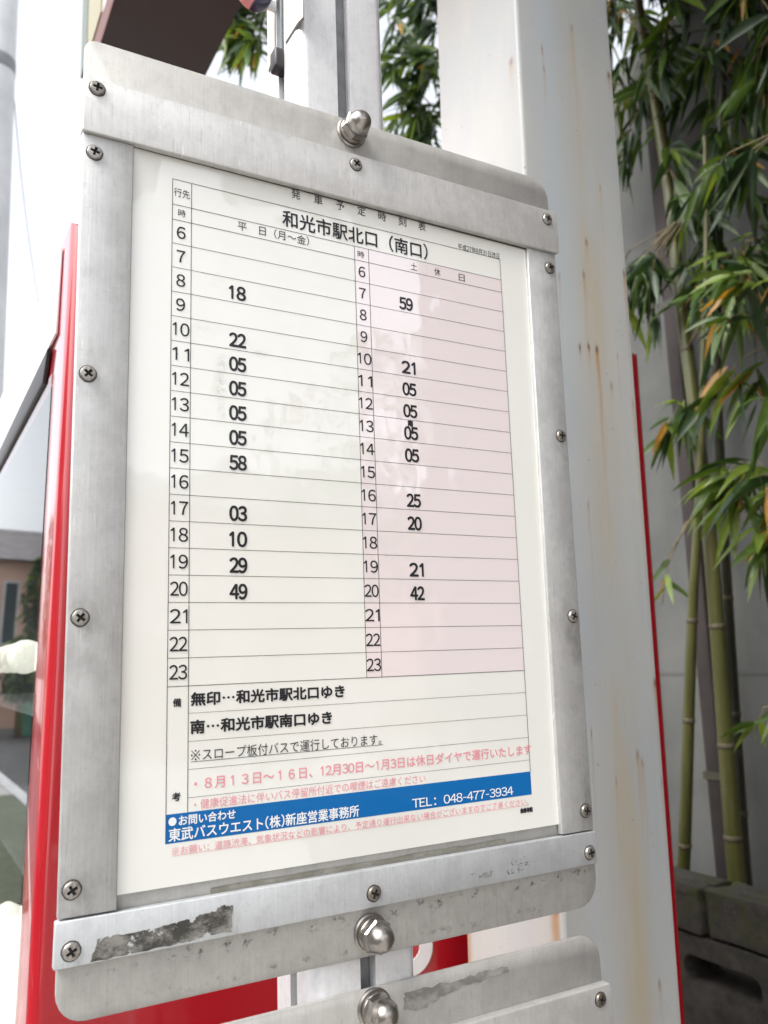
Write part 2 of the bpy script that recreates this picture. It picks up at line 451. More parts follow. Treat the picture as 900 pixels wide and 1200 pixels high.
def make_screw():
    b = MB(); bm = b.bm
    r = .0043
    a, w_ = .0026, .00072
    t0 = math.atan2(w_, a)
    angs = []
    for q_ in range(4):
        lo, hi = q_ * math.pi / 2 + t0, (q_ + 1) * math.pi / 2 - t0
        angs += [lo + (hi - lo) * k / 6 for k in range(7)]
    n = len(angs)
    pt = lambda rad_, th, y: bm.verts.new((rad_ * math.cos(th), y, rad_ * math.sin(th)))
    outer = [pt(r * .86, th, -.0017) for th in angs]
    cr = []
    for q_ in range(4):
        ca, sa = round(math.cos(q_ * math.pi / 2)), round(math.sin(q_ * math.pi / 2))
        for x, z in ((a, w_), (w_, w_), (w_, a)): cr.append((x * ca - z * sa, x * sa + z * ca))
    inner = [bm.verts.new((x, -.0019, z)) for x, z in cr]
    for q_ in range(4):
        bm.faces.new([inner[3*q_], inner[3*q_+1], inner[3*q_+2]] + [outer[7*q_ + k] for k in range(6, -1, -1)])
        bm.faces.new([inner[3*q_+2], inner[(3*q_+3) % 12], outer[(7*q_+7) % n], outer[7*q_+6]])
    fl = [bm.verts.new((x * .9, -.0003, z * .9)) for x, z in cr]
    for k in range(12):
        f = bm.faces.new((inner[k], inner[(k+1) % 12], fl[(k+1) % 12], fl[k])); f.material_index = 1
    f = bm.faces.new(fl); f.material_index = 1
    rim = [pt(r, th, -.0009) for th in angs]
    bas = [pt(r, th, .0004) for th in angs]
    for A, B in ((outer, rim), (rim, bas)):
        for k in range(n):
            f = bm.faces.new((A[k], A[(k+1) % n], B[(k+1) % n], B[k])); f.smooth = True
    rr = r * 1.12                                        # dark countersink ring of dirt
    d0 = [pt(rr, th, -.00012) for th in angs]
    d1 = [pt(r * .98, th, -.00016) for th in angs]
    for k in range(n):
        f = bm.faces.new((d0[k], d0[(k+1) % n], d1[(k+1) % n], d1[k])); f.material_index = 1
    return b
SCREWS = [(-2.95, 4.7, -.005, 8), (-2.98, 1.99, -.0026, 15), (-3.0, -6.77, -.0026, 40), (-3.03, -15.53, -.0026, 38), (-3.05, -24.35, -.0026, 60),
          (-3.02, -26.22, -.0032, 62), (8.23, 4.6, -.005, 35), (19.22, 4.58, -.005, 20), (19.16, 1.91, -.0026, 70), (19.12, -6.86, -.0026, 5),
          (19.08, -15.6, -.0026, 30), (19.03, -24.35, -.0026, 12), (19.1, -26.16, -.0032, 80), (8.08, -26.18, -.0032, 25)]
s0 = make_screw().build('screw', [M['screw'], M['grime']], fr, sharp=40)
for i, (u, v, y, a) in enumerate(SCREWS):
    s = s0 if i == 0 else s0.copy()
    if i: col.objects.link(s); s.parent = fr
    s.location = F(u, v, y); s.rotation_euler = (0, R(a), 0)

def make_nut(parent, loc, tilt):
    b = MB()
    hexr = .0098
    h0, h1 = .0015, .0085
    rg = []
    for h, k in ((h0, .94), (h0 + .0008, 1.0), (h1 - .0012, 1.0), (h1, .9)):
        rg.append([(hexr * k * math.cos(R(60 * j + tilt)), -h, hexr * k * math.sin(R(60 * j + tilt))) for j in range(6)])
    b.rings(rg, 0, False)
    b.lathe([(.0080, .0084), (.0078, .0100), (.0072, .0128), (.0060, .0150), (.0040, .0166), (.0018, .0173), (.0002, .0174)], (0, 0, 0), (0, -1, 0), 28)
    b.lathe([(.0086, -.0012), (.0090, -.0009), (.0090, .0012), (.0086, .0016)], (0, 0, 0), (0, -1, 0), 28)     # spring washer
    nut = b.build('acorn_nut', M['steel'], parent, sharp=35)
    nut.location = loc
    b = MB(); b.lathe([(.0100, -.0036), (.0106, -.0032), (.0106, -.0020), (.0098, -.0014)], (0, 0, 0), (0, -1, 0), 32)
    b.build('washer', M['steel'], nut, sharp=35)
    return nut
make_nut(fr, F(8.02, 6.08, .002) + Vector((0, -.0034, 0)), 12)
make_nut(fr, F(7.86, -27.55, .002) + Vector((0, -.0034, 0)), 40)

# second frame below: same thing, its own marks
fr2 = copy_tree(fr)
fr2.location = FO + Vector((-.001, .0005, -36.45 * U))
fr2['label'] = 'lower aluminium frame on the same pole, only its top edge in view'
# worn sticker remains on the bottom bar (first frame) and on the lower plate
def ragged(pts, seed, amp, n=9):
    rnd = random.Random(seed); out = []
    for (a, b2) in zip(pts, pts[1:] + pts[:1]):
        for k in range(n):
            t = k / n; out.append((a[0] + (b2[0] - a[0]) * t + rnd.uniform(-amp, amp), a[1] + (b2[1] - a[1]) * t + rnd.uniform(-amp, amp)))
    return out
def residue_mat(name, a, b, cov):
    n = NT(name, a, .75)
    f = n.step(n.noise((70, 70, 110), 7, .72, off=(2, 0, 1)), .40, .62)
    n.col(n.mix(f, a, b))
    cut = n.step(n.noise((130, 130, 150), 7, .75, off=(5, 0, 3)), cov - .02, cov + .02)
    n.put(n.p.inputs['Alpha'], cut); return n.mat
M['residue'] = residue_mat('old sticker adhesive', (.05, .047, .04), (.27, .26, .235), .42)
M['flakes'] = residue_mat('paint flakes', (.20, .20, .20), (.28, .28, .27), .56)
def residue(name, pts, y, mat, parent, seed, amp=.05):
    b = MB(); b.prism([F(u, v, y) for u, v in ragged(pts, seed, amp)], (0, .00012, 0)); return b.build(name, mat, parent)
residue('sticker_residue', [(-2.40,-26.67),(-.07,-26.63),(2.36,-26.56),(2.42,-25.72),(1.97,-25.64),(1.77,-25.80),(1.16,-25.83),(1.02,-25.95),(.74,-25.88),(-.24,-25.98),(-1.30,-26.0),(-2.20,-25.98)], -.0034, M['residue'], fr, 3, .03)
residue('scuff_mark', [(12.0, -26.35), (15.8, -26.45), (15.6, -26.1), (14.9, -26.2), (12.2, -26.15)], -.0034, M['flakes'], fr, 5)
residue('scuff_mark', [(14.6, -26.1), (16.0, -26.1), (15.9, -25.8), (14.8, -25.9)], -.0034, M['flakes'], fr, 8)
residue('scuff_mark', [(1.6, -25.0), (10, -24.98), (14.5, -24.98), (14.5, -25.14), (6, -25.16), (1.6, -25.18)], .0018, residue_mat('old glue line', (.20, .19, .155), (.30, .29, .25), .30), fr, 9, .02)
residue('tape_residue', [(9.3, 5.75), (9.9, 5.55), (11.8, 6.0), (14.4, 6.1), (14.3, 6.35), (12.2, 6.3), (9.4, 6.3)], .0018, residue_mat('peeled tape', (.17, .165, .15), (.30, .29, .27), .30), fr2, 12, .06)

# ---------------------------------------------------------------- printed sheet
sh = empty('timetable_sheet', FO, 'printed bus timetable sheet with weekday and pink holiday columns, inside the frame', 'timetable')
b = MB(); b.prism([F(-1.75, -24.74), F(17.82, -24.74), F(17.95, 3.2), F(-1.70, 3.2)], (0, .0012, 0)); b.build('paper', M['paper'], sh)
b = MB(); b.prism([F(8.04, -18, -.0001), F(16.03, -18, -.0001), F(16.03, .64, -.0001), F(8.04, .64, -.0001)], (0, .00008, 0)); b.build('pink_panel', M['pink_tint'], sh)
b = MB(); b.prism([F(0, -23.33, -.0001), F(16.03, -23.33, -.0001), F(16.03, -22.36, -.0001), F(0, -22.36, -.0001)], (0, .00008, 0)); b.build('blue_band', M['blue_ink'], sh)
b = MB()
def hline(u0, u1, v, t=.022, y=-.0002):
    b.face([F(u0, v - t/2, y), F(u1, v - t/2, y), F(u1, v + t/2, y), F(u0, v + t/2, y)])
def vline(u, v0, v1, t=.024, y=-.00023):
    b.face([F(u - t/2, v0, y), F(u + t/2, v0, y), F(u + t/2, v1, y), F(u - t/2, v1, y)])
for v in (1.716, .64, 0, -18): hline(0, 16.03, v)
for k in range(1, 18): hline(0, 8.04, -k, .018); hline(8.04, 16.03, -k, .018)
for v in (-18.965, -19.945, -20.91, -21.875): hline(.765, 16.03, v, .013)
vline(0, -23.33, 1.716); vline(.765, -22.36, 1.716); vline(16.03, -22.36, 1.716)
vline(8.04, -18, .64); vline(8.74, -18, .64)
hline(.88, 8.69, -20.66, .02)
b.build('table_rules', M['line_ink'], sh)

_gc = {}
def glyph(ch):
    """outline of one character as (verts, faces) in em units, taken from a text curve"""
    if ch in _gc: return _gc[ch]
    c = bpy.data.curves.new('glyph', 'FONT'); c.body = ch; c.size = 1
    o = bpy.data.objects.new('glyph', c); col.objects.link(o)
    bpy.context.view_layer.update()
    me = o.to_mesh()
    vs_ = [(v.co.x, v.co.y) for v in me.vertices]; fs_ = [tuple(p.vertices) for p in me.polygons]
    o.to_mesh_clear(); bpy.data.objects.remove(o); bpy.data.curves.remove(c)
    _gc[ch] = (vs_, fs_); return _gc[ch]
ONE = ([(-.17, .60), (-.02, .735), (.045, .735), (.045, 0), (-.025, 0), (-.025, .61), (-.17, .535)], [(0, 1, 5), (0, 5, 6), (1, 2, 3, 4, 5)])
HALF = set('0123456789()-TEL: ')
def cells(s):
    out = []; x = 0
    for ch in s:
        a = .56 if ch in HALF else 1.0
        if ch in '()': a = .42
        if ch in '-:': a = .40
        out.append((ch, x, a)); x += a
    return out, x
class Print:
    def __init__(s): s.b = MB(); s.k = 0
    def text(s, st, uL, uR, vc, em, bold=0.0, narrow=1.0):
        cs, wid = cells(st)
        prim = []
        for ch, x, a in cs:
            if ch in ' 　': continue
            cx = x + a / 2
            if ch in '1１': vs_, fs_ = ONE; vs_ = [(cx + p, q) for p, q in vs_]
            elif ch == '※':
                vs_, fs_ = [], []
                for a_ in (45, 135):
                    n0 = len(vs_); ca, sa = math.cos(R(a_)), math.sin(R(a_))
                    vs_ += [(cx + p_ * ca - q_ * sa, .38 + p_ * sa + q_ * ca) for p_, q_ in ((-.5, -.03), (.5, -.03), (.5, .03), (-.5, .03))]
                    fs_.append((n0, n0 + 1, n0 + 2, n0 + 3))
                for dx, dy in ((0, .33), (0, -.33), (.33, 0), (-.33, 0)):
                    n0 = len(vs_)
                    vs_ += [(cx + dx + .075 * math.cos(2*math.pi*k/10), .38 + dy + .075 * math.sin(2*math.pi*k/10)) for k in range(10)]
                    fs_.append(tuple(range(n0, n0 + 10)))
            elif ch == '-':
                vs_, fs_ = [(cx - .15, .29), (cx + .15, .29), (cx + .15, .345), (cx - .15, .345)], [(0, 1, 2, 3)]
            elif ch == '…':
                vs_, fs_ = [], []
                for dx in (-.32, 0, .32):
                    n0 = len(vs_)
                    vs_ += [(cx + dx + .055 * math.cos(2*math.pi*k/10), .37 + .055 * math.sin(2*math.pi*k/10)) for k in range(10)]
                    fs_.append(tuple(range(n0, n0 + 10)))
            else:
                src = chr(ord(ch) + 0xFEE0) if ch in '0123456789()-TEL:' else ch
                vs_, fs_ = glyph(src)
                if not vs_: continue
                xm = (min(p[0] for p in vs_) + max(p[0] for p in vs_)) / 2
                if ch in HALF or ch in '０２３４５６７８９': vs_ = [(cx + (p - xm), q) for p, q in vs_]
                else: vs_ = [(x + p, q) for p, q in vs_]
            prim.append((vs_, fs_))
        x0 = min(min(p[0] for p in v_) for v_, _ in prim); x1 = max(max(p[0] for p in v_) for v_, _ in prim)
        sx = (uR - uL) / max(x1 - x0, 1e-6)
        offs = [(0, 0)] if not bold else [(bold * math.cos(2*math.pi*k/6), bold * math.sin(2*math.pi*k/6)) for k in range(6)]
        for du, dv in offs:
            s.k += 1; y = -.00028 - .0000015 * (s.k % 60)
            for v_, f_ in prim:
                bv = [s.b.bm.verts.new(F(uL + (p - x0) * sx + du, vc + (q - .37) * em + dv, y)) for p, q in v_]
                for f in f_: s.b.bm.faces.new([bv[i] for i in f])
PR = {}
def P_(name, mat):
    if name not in PR: PR[name] = (Print(), mat)
    return PR[name][0]
ttl, nts, dat, off_ = (P_(n_, 'black_ink') for n_ in ('title_lettering', 'notes_lettering', 'date_lettering', 'office_lettering'))
HRS = range(6, 24)
for i, h in enumerate(HRS):
    t = str(h); v = -i - .5
    if len(t) == 1: P_('weekday_hours', 'black_ink').text(t, .19, .53, v, .66, .006); P_('holiday_hours', 'black_ink').text(t, 8.22, 8.54, v, .64, .006)
    else: P_('weekday_hours', 'black_ink').text(t, .07, .71, v, .68, .006); P_('holiday_hours', 'black_ink').text(t, 8.06, 8.71, v, .66, .006)
for i, t in ((2, '18'), (4, '22'), (5, '05'), (6, '05'), (7, '05'), (8, '05'), (9, '58'), (11, '03'), (12, '10'), (13, '29'), (14, '49')):
    P_('weekday_times', 'black_ink').text(t, 2.33, 3.0, -i - .585, .74, .024)
for i, t in ((1, '59'), (4, '21'), (5, '05'), (6, '05'), (7, '05'), (8, '05'), (10, '25'), (11, '20'), (13, '21'), (14, '42')):
    P_('holiday_times', 'black_ink').text(t, 10.25, 10.92, -i - .59, .74, .024)
P_('holiday_times', 'black_ink').text('南', 10.44, 10.69, -7.15, .28, .02)
for k, ch in enumerate('発車予定時刻表'):
    u = 5.08 + k * 1.055; ttl.text(ch, u, u + .41, 2.40, .47)
ttl.text('和光市駅北口（南口）', 4.66, 11.85, 1.17, .80, .012)
dat.text('平成27年8月31日改正', 13.6, 16.05, 1.86, .33)
P_('destination_heading', 'black_ink').text('行先', .06, .69, 1.18, .40); P_('hour_heading', 'black_ink').text('時', .23, .53, .33, .34); P_('hour_heading', 'black_ink').text('時', 8.19, 8.52, .31, .34)
P_('weekday_heading', 'black_ink').text('平　日（月～金）', 2.68, 5.86, .36, .44)
for ch, u in (('土', 10.91), ('休', 12.18), ('日', 13.54)): P_('holiday_heading', 'black_ink').text(ch, u, u + .34, .30, .42)
nts.text('備', .21, .50, -18.57, .31, .01); nts.text('考', .21, .50, -21.8, .31, .01)
nts.text('無印…和光市駅北口ゆき', .87, 7.02, -18.48, .50, .020)
nts.text('南…和光市駅南口ゆき', .86, 6.44, -19.46, .50, .020)
nts.text('※スロープ板付バスで運行しております。', .87, 8.62, -20.44, .45)
off_.text('金泉寺前', 15.36, 16.02, -23.95, .20, .02)
P_('holiday_notice', 'pink_ink').text('・８月１３日～１６日、12月30日～1月3日は休日ダイヤで運行いたします', 1.0, 16.14, -21.43, .46, .006)
P_('smoking_notice', 'pink_ink').text('・健康促進法に伴いバス停留所付近での喫煙はご遠慮ください', 1.0, 10.62, -22.14, .37)
P_('delay_notice', 'pink_ink').text('※お願い：道路渋滞、気象状況などの影響により、予定通り運行出来ない場合がございますのでご了承ください。', .22, 15.82, -23.60, .30)
P_('enquiry_lettering', 'white_ink').text('●お問い合わせ', .10, 2.52, -22.61, .36, .008)
P_('company_lettering', 'white_ink').text('東武バスウエスト(株)新座営業事務所', .11, 7.53, -23.06, .46, .008)
P_('telephone_number', 'white_ink').text('TEL：048-477-3934', 9.95, 15.03, -23.06, .46, .003)
f_ = P_('delay_notice', 'pink_ink').b.face([F(.22, -23.76, -.0003), F(15.82, -23.76, -.0003), F(15.82, -23.745, -.0003), F(.22, -23.745, -.0003)])
for n_, (p_, m_) in PR.items(): p_.b.build(n_, M[m_], sh)

# ---------------------------------------------------------------- bus stop pole
PX0, PX1, PY0, PY1 = .086, .152, .0055, .0685
po = empty('bus_stop_pole', (PX0, PY0, 0), 'slotted square aluminium pole standing behind the timetable frame', 'pole')
Wp, Dp = PX1 - PX0, PY1 - PY0
def pole_section():
    r = .007; d = .011; h = .005
    def corner(cx, cy, a0): return [(cx + r * math.cos(R(a0 + 90 * k / 6)), cy + r * math.sin(R(a0 + 90 * k / 6))) for k in range(7)]
    p = []
    p += corner(r, r, 180)
    mx_ = Wp / 2; p += [(mx_ - h, 0), (mx_ - h, d), (mx_ + h, d), (mx_ + h, 0)]
    p += corner(Wp - r, r, 270)
    my = Dp / 2; p += [(Wp, my - h), (Wp - d, my - h), (Wp - d, my + h), (Wp, my + h)]
    p += corner(Wp - r, Dp - r, 0)
    p += [(mx_ + h, Dp), (mx_ + h, Dp - d), (mx_ - h, Dp - d), (mx_ - h, Dp)]
    p += corner(r, Dp - r, 90)
    p += [(0, my + h), (d, my + h), (d, my - h), (0, my - h)]
    return p
b = MB(); b.prism([(x, y, -.02) for x, y in pole_section()], (0, 0, 3.1)); b.build('post', M['pole'], po, sharp=30)
b = MB(); b.box((Wp/2 - .0048, .0075, 0), (Wp/2 + .0048, .0108, 3.05)); b.build('slot_lining', M['slot'], po)
b = MB(); b.box((.0075, Dp/2 - .0048, 0), (.0108, Dp/2 + .0048, 3.05)); b.build('slot_lining', M['slot'], po)
def pl(px, py, dx=0):       # pixel on the pole's left face -> local
    p = at_x(px, py, PX0 - dx); return Vector((p.x - PX0, p.y - PY0, p.z))
z_end = pl(326, 80).z
b = MB(); b.box((-.002, Dp/2 - .0042, z_end), (.0065, Dp/2 + .0042, 3.05)); b.build('slot_strip', M['slot'], po, bevel=.001)
b = MB(); b.box((-.007, Dp/2 - .0055, z_end - .008), (.004, Dp/2 + .0055, z_end + .008)); b.build('strip_clip', M['black_trim'], po, bevel=.002)
for nm, pts, seed in (('left', [(312, -40), (322, -40), (322, 58), (314, 84)], 1), ('right', [(332, -40), (355, -40), (355, 20), (349, 26), (334, 50)], 2)):
    b = MB()
    q = [pl(x, y, .0004) for x, y in pts]
    b.prism(q, (.0003, 0, 0)); b.build('vinyl_sticker', M['cream'], po)
    b = MB(); q2 = [pl(x + (1.2 if k > 1 else 0), y + (3.0 if k > 1 else 0), .0001) for k, (x, y) in enumerate(pts)]
    b.prism(q2, (.00008, 0, 0)); b.build('sticker_edge', M['black_trim'], po)
# small round reflector on the pole's left side, its lower half in view
rc = at_y(298, -8, .04)
sr = .0125
sg = empty('round_reflector', rc, 'small round pink and navy reflector fixed to the left side of the pole', 'reflector')
n = NT('two colour lens', (.7, .3, .3), .3)
n.col(n.mix(n.step(n.m('ADD', n.x, n.m('MULTIPLY', n.z, -.5)), .002, .004), (.70, .25, .23), (.02, .02, .05)))
b = MB(); b.lathe([(sr * .6, -.004), (sr, -.003), (sr, .003), (sr * .93, .005), (sr * .6, .0068), (.001, .0075)], (0, 0, 0), (0, -1, 0), 40); b.build('lens', n.mat, sg, sharp=40)
b = MB(); b.box((.004, .0045, -.004), (PX0 - rc.x + .003, .0065, .004)); b.build('bracket', M['pole'], sg)

# ---------------------------------------------------------------- white steel post
CT = R(1.0)
cx0, cy0 = .347, .130
def cl(px, py):   # pixel on the front face -> local (x, z)
    p = at_y(px, py, cy0); z = p.z; return (p.x - cx0 - z * math.tan(CT), z / math.cos(CT))
RUST = []
for px, py, wd, ln, am in ((700, 408, .0024, .075, .85), (690, 405, .0016, .01, .9), (680, 406, .0016, .008, .8), (684, 320, .0018, .035, .55), (731, 318, .0016, .05, .75), (670, 31, .0020, .06, .35), (713, 86, .002, .010, .8),
                           (768, 797, .0028, .035, .85), (742, 470, .0018, .12, .30), (775, 912, .0015, .03, .35), (687, 282, .002, .01, .6), (773, 1150, .002, .02, .5)):
    x, z = cl(px, py); RUST.append((x, z, wd, ln, am, 'f'))
rq = random.Random(21)
for k in range(12):
    RUST.append((rq.uniform(.02, .12), rq.uniform(1.15, 2.1), rq.uniform(.0008, .0022), rq.uniform(.008, .06), rq.uniform(.25, .6), 'f'))
RUST.append((.010, cl(655, 1070)[1], .0055, .30, .75, 's'))
RUST.append((.141, cl(548, 1085)[1] + .03, .004, .3, .8, 's'))
RUST.append((.012, cl(601, 60)[1], .004, .02, .5, 's'))
M['post_paint'] = paint_mat()
cp = empty('steel_post', (cx0, cy0, 0), 'thick white painted steel post with rust streaks, right of the timetable', 'post', roty=CT)
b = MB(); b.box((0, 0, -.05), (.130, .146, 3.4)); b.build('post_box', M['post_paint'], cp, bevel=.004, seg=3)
b = MB(); b.box((-.03, -.03, -.004), (.16, .176, .010)); b.build('base_plate', M['post_paint'], cp, bevel=.002)

# ---------------------------------------------------------------- vending machine
VT = R(1.2)
VX, VY, VH, VW, VD = -.0505, .300, 1.848, .724, 1.15
vm = empty('vending_machine', (VX, VY, 0), 'tall red vending machine standing behind the pole, glass front facing the street', 'vending machine', roty=VT)
vm.rotation_euler.z = R(.7)
def vl(px, py, dx=0.0):   # pixel on the machine's front -> local
    X = VX + 1.6 * math.tan(VT)
    for _ in range(6):
        p = at_x(px, py, X); X = VX + p.z * math.tan(VT) + dx
    return Vector((dx, p.y - VY, p.z / math.cos(VT)))
b = MB()
y0, y1, z0, z1 = .066, 1.05, .78, 1.708      # window opening
hz0 = 1.752
bm = b.bm
# body: box with an opening in the front (x = 0) and a recess behind it
def q(*p): b.face(p)
q((0,0,.03),(0,y0,.03),(0,y0,VH),(0,0,VH)); q((0,y1,.03),(0,VD,.03),(0,VD,VH),(0,y1,VH))
q((0,y0,.03),(0,y1,.03),(0,y1,z0),(0,y0,z0)); q((0,y0,z1),(0,y1,z1),(0,y1,VH),(0,y0,VH))
q((VW,0,.03),(VW,VD,.03),(VW,VD,VH),(VW,0,VH)); q((0,0,VH),(VW,0,VH),(VW,VD,VH),(0,VD,VH)); q((0,0,.03),(VW,0,.03),(VW,VD,.03),(0,VD,.03))
q((0,0,.03),(VW,0,.03),(VW,0,VH),(0,0,VH)); q((0,VD,.03),(VW,VD,.03),(VW,VD,VH),(0,VD,VH))
rd = .14
for pts in (((0,y0,z0),(0,y1,z0),(rd,y1,z0),(rd,y0,z0)), ((0,y0,z1),(0,y1,z1),(rd,y1,z1),(rd,y0,z1)), ((0,y0,z0),(0,y0,z1),(rd,y0,z1),(rd,y0,z0)),
            ((0,y1,z0),(0,y1,z1),(rd,y1,z1),(rd,y1,z0)), ((rd,y0,z0),(rd,y1,z0),(rd,y1,z1),(rd,y0,z1))):
    b.face(pts, 1)
bmesh.ops.remove_doubles(bm, verts=bm.verts, dist=.0005)
bmesh.ops.recalc_face_normals(bm, faces=bm.faces)
ed = [e for e in bm.edges if all(abs(v.co.y) < .001 for v in e.verts) and (all(abs(v.co.x) < .001 for v in e.verts) or all(abs(v.co.x - VW) < .001 for v in e.verts) or all(v.co.z > VH - .001 for v in e.verts))]
bmesh.ops.bevel(bm, geom=ed, offset=.011, segments=5, profile=.5, affect='EDGES')
for f in bm.faces: f.smooth = True
b.build('cabinet', [M['red'], M['dark_inside']], vm, sharp=35)
b = MB(); b.box((-.0022, y0 - .008, z0 - .008), (-.0008, y1 + .008, 1.7175)); b.build('window_pane', M['glass'], vm)
b = MB(); b.box((-.0035, .045, hz0), (-.0005, 1.12, VH - .008)); b.build('header_panel', M['header'], vm, bevel=.001)
b = MB(); b.prism([(-.005, .078, 1.749), (-.005, 1.06, 1.749), (-.005, 1.06, 1.7195), (-.005, .100, 1.7195), (-.005, .097, 1.724)], (.0045, 0, 0)); b.build('trim_bar', M['black_trim'], vm, bevel=.001)
for zz in (.86, 1.22, 1.39):
    b = MB(); b.box((.03, y0 + .002, zz), (rd - .002, y1 - .002, zz + .008)); b.build('shelf', M['dark_inside'], vm)
for fx in (.05, VW - .09):
    for fy in (.05, VD - .09):
        b = MB(); b.box((fx, fy, 0), (fx + .04, fy + .04, .031)); b.build('foot', M['black_trim'], vm)
# white emblem ring on the side panel
e_c = at_y(484, 1104, VY); ez = e_c.z; ex = e_c.x - VX - ez * math.tan(VT)
b = MB(); ro, ri = .0245, .0095
N_ = 40
for k in range(N_):
    a, c2 = 2*math.pi*k/N_, 2*math.pi*(k+1)/N_
    b.prism([(ex + ro*math.cos(a), -.0012, ez + ro*math.sin(a)), (ex + ro*math.cos(c2), -.0012, ez + ro*math.sin(c2)),
             (ex + ri*math.cos(c2), -.0012, ez + ri*math.sin(c2)), (ex + ri*math.cos(a), -.0012, ez + ri*math.sin(a))], (0, .001, 0))
bmesh.ops.remove_doubles(b.bm, verts=b.bm.verts, dist=.00005)
b.build('emblem_ring', M['white_enamel'], vm)
# spiral lamp, and a white shape with added glow, inside the window
lq = at_x(20, 771, .008)
lp = empty('spiral_lamp', lq, 'white spiral lamp glowing behind the vending machine glass', 'lamp', roty=VT)
b = MB()
path = [(.0155 * math.cos(t), -.060 + .105 * t / 6.283, .0155 * math.sin(t)) for t in [k * .3 for k in range(110)]]
b.tube(path, .0050, 8); b.build('spiral_tube', M['lamp'], lp)
b = MB(); b.lathe([(.010, -.126), (.016, -.124), (.0205, -.112), (.0215, -.092), (.018, -.080), (.008, -.074)], (0, 0, 0), (0, 1, 0), 24); b.build('lamp_base', M['lamp'], lp, sharp=40)
bq = at_x(2, 1140, .010)
bt = empty('glowing_blob', Vector((bq.x, bq.y, bq.z - .10)), 'round white shape with added glow low behind the vending machine glass', 'lamp', roty=VT)
b = MB(); b.lathe([(.012, .02), (.034, .045), (.043, .085), (.045, .115), (.038, .150), (.022, .178), (.004, .188)], (0, 0, 0), (0, 0, 1), 28); b.build('blob', M['lamp'], bt, sharp=70)  # white blob, no known lamp; glow added so it reads white
b = MB(); b.lathe([(.02, 0), (.02, .021), (.012, .0215)], (0, 0, 0), (0, 0, 1), 20); b.build('blob_foot', M['slot'], bt, sharp=40)

# ---------------------------------------------------------------- canopy end overhead (dark underside)
ZB = 2.50
A = at_z(97, 90, ZB); B = at_z(240, 90, ZB)
bx0, bx1, by1 = A.x, B.x, max(A.y, .9)
cb = empty('canopy', (bx0, by1, ZB), 'narrow canopy overhead with a dark brown underside and cream edge', 'canopy')
L_ = by1 + 2.4
b = MB(); b.box((0.012, -L_, 0), (bx1 - bx0, -.012, .012)); b.build('soffit', M['soffit'], cb)
b = MB(); b.box((0, -L_, -.006), (.0115, 0, .16)); b.build('fascia', M['white_enamel'], cb, bevel=.003)
b = MB(); b.box((-.004, -.06, -.004), (0, 0, .16)); b.build('edge_trim', plain('grey green trim', (.15, .17, .14), .5), cb)
b = MB(); b.box((-.003, -.18, -.004), (0, -.061, .16)); b.build('edge_trim', plain('cream trim', (.34, .31, .20), .5), cb)
b = MB(); b.box((.012, -L_, .0125), (bx1 - bx0, -.012, .16)); b.build('roof_sheet', M['white_enamel'], cb)
b = MB(); b.box((.03, -L_ + .02, -ZB - .13), (.13, -L_ + .12, -.001)); b.build('support_leg', M['util'], cb)

# ---------------------------------------------------------------- right: rendered wall, eave, block wall
hw = empty('house', (1.8, 2.1, 0), 'grey rendered house wall behind the bamboo, under a dark eave', 'house')
b = MB(); b.box((0, -4.45, -.12), (3.0, 0, 3.32)); b.build('wall', M['render_wall'], hw)
b = MB(); b.box((-.85, -4.75, 3.33), (3.2, -1.05, 3.47)); b.build('eave', M['soffit'], hw, bevel=.01)
b = MB(); b.box((-.87, -4.77, 3.471), (3.2, -1.05, 3.50)); b.build('roof', M['roof'], hw)
rp = at_x(797, 440, 1.74)
dp = empty('brown_pipe', (rp.x, rp.y, 0), 'weathered brown square pipe standing against the grey wall behind the bamboo', 'pipe')
b = MB(); b.box((-.02, -.024, .73), (.02, .024, 3.3)); b.build('shaft', M['brown_post'], dp, bevel=.006)
for zz in (1.1, 2.4):
    b = MB(); b.box((-.023, -.03, zz), (.055, .03, zz + .02)); b.build('bracket', M['culm_dark'], dp)

